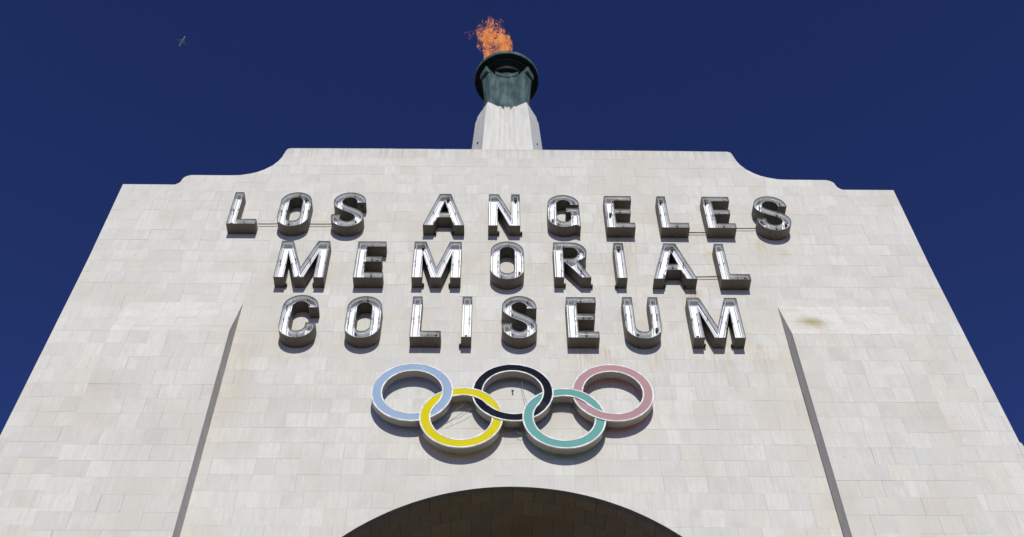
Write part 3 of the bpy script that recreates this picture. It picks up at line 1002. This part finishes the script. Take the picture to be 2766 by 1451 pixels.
FP = [(-.55, 31.1), (-.66, 31.6), (-.708, 32.3), (-.735, 32.9), (-.764, 33.2), (-.83, 33.56), (-.94, 33.72), (-.973, 34.14), (-.953, 34.46), (-.83, 34.55), (-.72, 34.55), (-.635, 34.72), (-.536, 34.86),
      (-.44, 34.78), (-.37, 34.55), (-.32, 34.42), (-.15, 34.38), (-.04, 34.06), (.02, 33.84), (.13, 33.93), (.155, 33.58), (.186, 33.1), (.19, 32.2), (.17, 31.5), (.12, 31.1)]
HOLES = [(-.748, 33.80, .10, .24), (-.415, 33.20, .14, .22), (-.271, 33.38, .11, .15), (-.622, 33.42, .13, .15), (-.77, 34.38, .09, .08), (-.08, 33.75, .12, .10), (-.45, 34.1, .05, .1)]
def inside(x, z, P):
    r_ = False
    for i in range(len(P)):
        (xa, za), (xb, zb) = P[i - 1], P[i]
        if (za > z) != (zb > z) and x < (xb - xa) * (z - za) / (zb - za) + xa: r_ = not r_
    return r_
fr = random.Random(21)
fm = MB()
def wisp(x, y, z, ln, wd, col, keep=False):
    p = Vector((x + .10 * ln, y, z - .42 * ln)); pts = []
    st = 5
    for i in range(st + 1):
        pts.append(p.copy())
        q = Vector((p.x * 3.2, p.y * 3.2, p.z * 2.2))
        fl = noise.noise_vector(q) * 1.25 + noise.noise_vector(q * 3.1 + Vector((5, 2, 9))) * 0.9
        dirv = Vector((-0.22, 0, 0.75)) + fl
        dirv.normalize()
        p = p + dirv * (ln / st)
    if keep and not inside(pts[-1].x, pts[-1].z, FP): return False
    n = len(fm.v)
    tw = fr.uniform(0, pi)
    for i, a in enumerate(pts):
        t = i / st
        b = (pts[min(st, i + 1)] - pts[max(0, i - 1)]).normalized()
        u = b.cross(Vector((math.cos(tw + t * 1.5), math.sin(tw + t * 1.5), 0.3))).normalized()
        w_ = wd * (math.sin(pi * (0.12 + 0.84 * t)) + .05)
        for s in (-1, 1):
            fm.v.append((a.x + u.x * w_ * s, a.y + u.y * w_ * s, a.z + u.z * w_ * s))
    for i in range(st):
        fm.f.append((n + 2 * i, n + 2 * i + 1, n + 2 * i + 3, n + 2 * i + 2)); fm.c.append(col)
cnt = 0
while cnt < 4200:
    z = fr.uniform(31.1, 34.9); x = fr.uniform(-1.0, .22)
    if not inside(x, z, FP): continue
    if any(((x - hx) / rx) ** 2 + ((z - hz) / rz) ** 2 < fr.uniform(.55, 1.2) for hx, hz, rx, rz in HOLES): continue
    hgt = (z - 31.1) / 3.8
    y = fr.gauss(0, .20 - .07 * hgt)
    if z < 31.6 and math.hypot(x, y) > .6: continue
    d_ = noise.noise(Vector((x * 4.5, y * 2, z * 3.2)))
    if d_ < -.30 and fr.random() < .8: continue
    brt = min(1, max(0, .45 + d_ * .7 + fr.gauss(0, .22) + .25 * math.exp(-((x + .25) / .25) ** 2 - ((z - 33.7) / .35) ** 2)))
    if cnt % 5 < 3:
        wisp(x, y, z, fr.uniform(.14, .36), fr.uniform(.016, .046), (brt * .75, fr.uniform(.10, .34), 0), True)
    else:
        wisp(x, y, z, fr.uniform(.10, .32), fr.uniform(.003, .010), (min(1, brt + .3), fr.uniform(.45, .95), 0), True)
    cnt += 1
for (x, z, n_, sp_) in ((-.51, 35.13, 34, .05), (-1.23, 34.16, 14, .05), (-1.12, 34.08, 5, .03), (-.66, 34.95, 12, .05), (-.35, 34.82, 16, .05), (-1.16, 33.95, 4, .03), (-.05, 34.45, 5, .03), (-1.02, 34.3, 8, .03)):
    for _ in range(n_):
        wisp(x + fr.gauss(0, sp_ * 1.3), fr.gauss(0, .05), z + fr.gauss(0, sp_), fr.uniform(.04, .09), fr.uniform(.004, .011), (fr.uniform(0, .6), fr.uniform(.25, .8), 0))
fm.v = [(x, y + TY, z + Z0) for x, y, z in fm.v]
fl = fm.build('flame', M_FLAME)
tag(fl, 'ragged orange flame blowing sideways out of the torch bowl', 'flame')

# ------------------------------------------------------------------ airliner
M_PLANE = simple('airliner_paint', (0.85, 0.86, 0.92), 0.35, 0.0, 0.5, 0.05)
M_PLANEW = simple('airliner_wing', (0.36, 0.42, 0.62), 0.45, 0.0, 0.4, 0.05)
H = 3000.0
nose, tail = Vector((-876.7, 1516.3, H)), Vector((-897.8, 1546.5, H))
fwd = (nose - tail).normalized()
plane = thing('airplane', 'tiny pale airliner flying high in the blue sky', 'airplane', tuple((nose + tail) / 2 + Vector((0, 0, Z0))))
plane.rotation_euler = (0, 0, math.atan2(fwd.y, fwd.x))
Ln = (nose - tail).length
m = MB()
st = [(-.5, .3), (-.47, .7), (-.36, 1.2), (-.25, 1.6), (.36, 1.6), (.43, 1.45), (.475, 1.05), (.495, .5), (.5, .1)]
m.loft([[(Ln * t, r * math.cos(2 * pi * k / 14), r * math.sin(2 * pi * k / 14) + (.5 if t < -.3 else 0) * (-t - .3) * 5) for k in range(14)] for t, r in st])
m.build('fuselage', M_PLANE, plane, smooth=True, recalc=True)
def wing(name, x0, c0, x1, c1, span, z0, z1, s, th=.32):
    m = MB()
    def sec(x, c, y, z, t_): return [(x, s * y, z), (x - c * .35, s * y, z + t_), (x - c, s * y, z), (x - c * .35, s * y, z - t_)]
    m.loft([sec(x0, c0, 0, z0, th), sec(x1, c1, span, z1, th * .4)])
    m.build(name, M_PLANEW, plane, recalc=True)
for s in (-1, 1):
    wing('wing', 4.2, 6.0, -3.0, 1.4, 15.8, -1.2, .6, s, .5)
    wing('tailplane', -13.8, 4.2, -17.2, 1.6, 6.3, .9, 1.2, s)
    m = MB()
    m.loft([[(x, s * 5.3 + r * math.cos(2 * pi * k / 10), -2.1 + r * math.sin(2 * pi * k / 10)) for k in range(10)] for x, r in ((4.6, .75), (4.0, .9), (2.4, .85), (1.4, .5))])
    m.build('engine', M_PLANEW, plane, recalc=True)
m = MB()
m.loft([[(-12.6, .16, 1.6), (-12.6, -.16, 1.6), (-17.6, -.12, 1.6), (-17.6, .12, 1.6)], [(-16.6, .07, 7.2), (-16.6, -.07, 7.2), (-18.6, -.05, 7.2), (-18.6, .05, 7.2)]])
m.build('tail_fin', M_PLANE, plane, recalc=True)
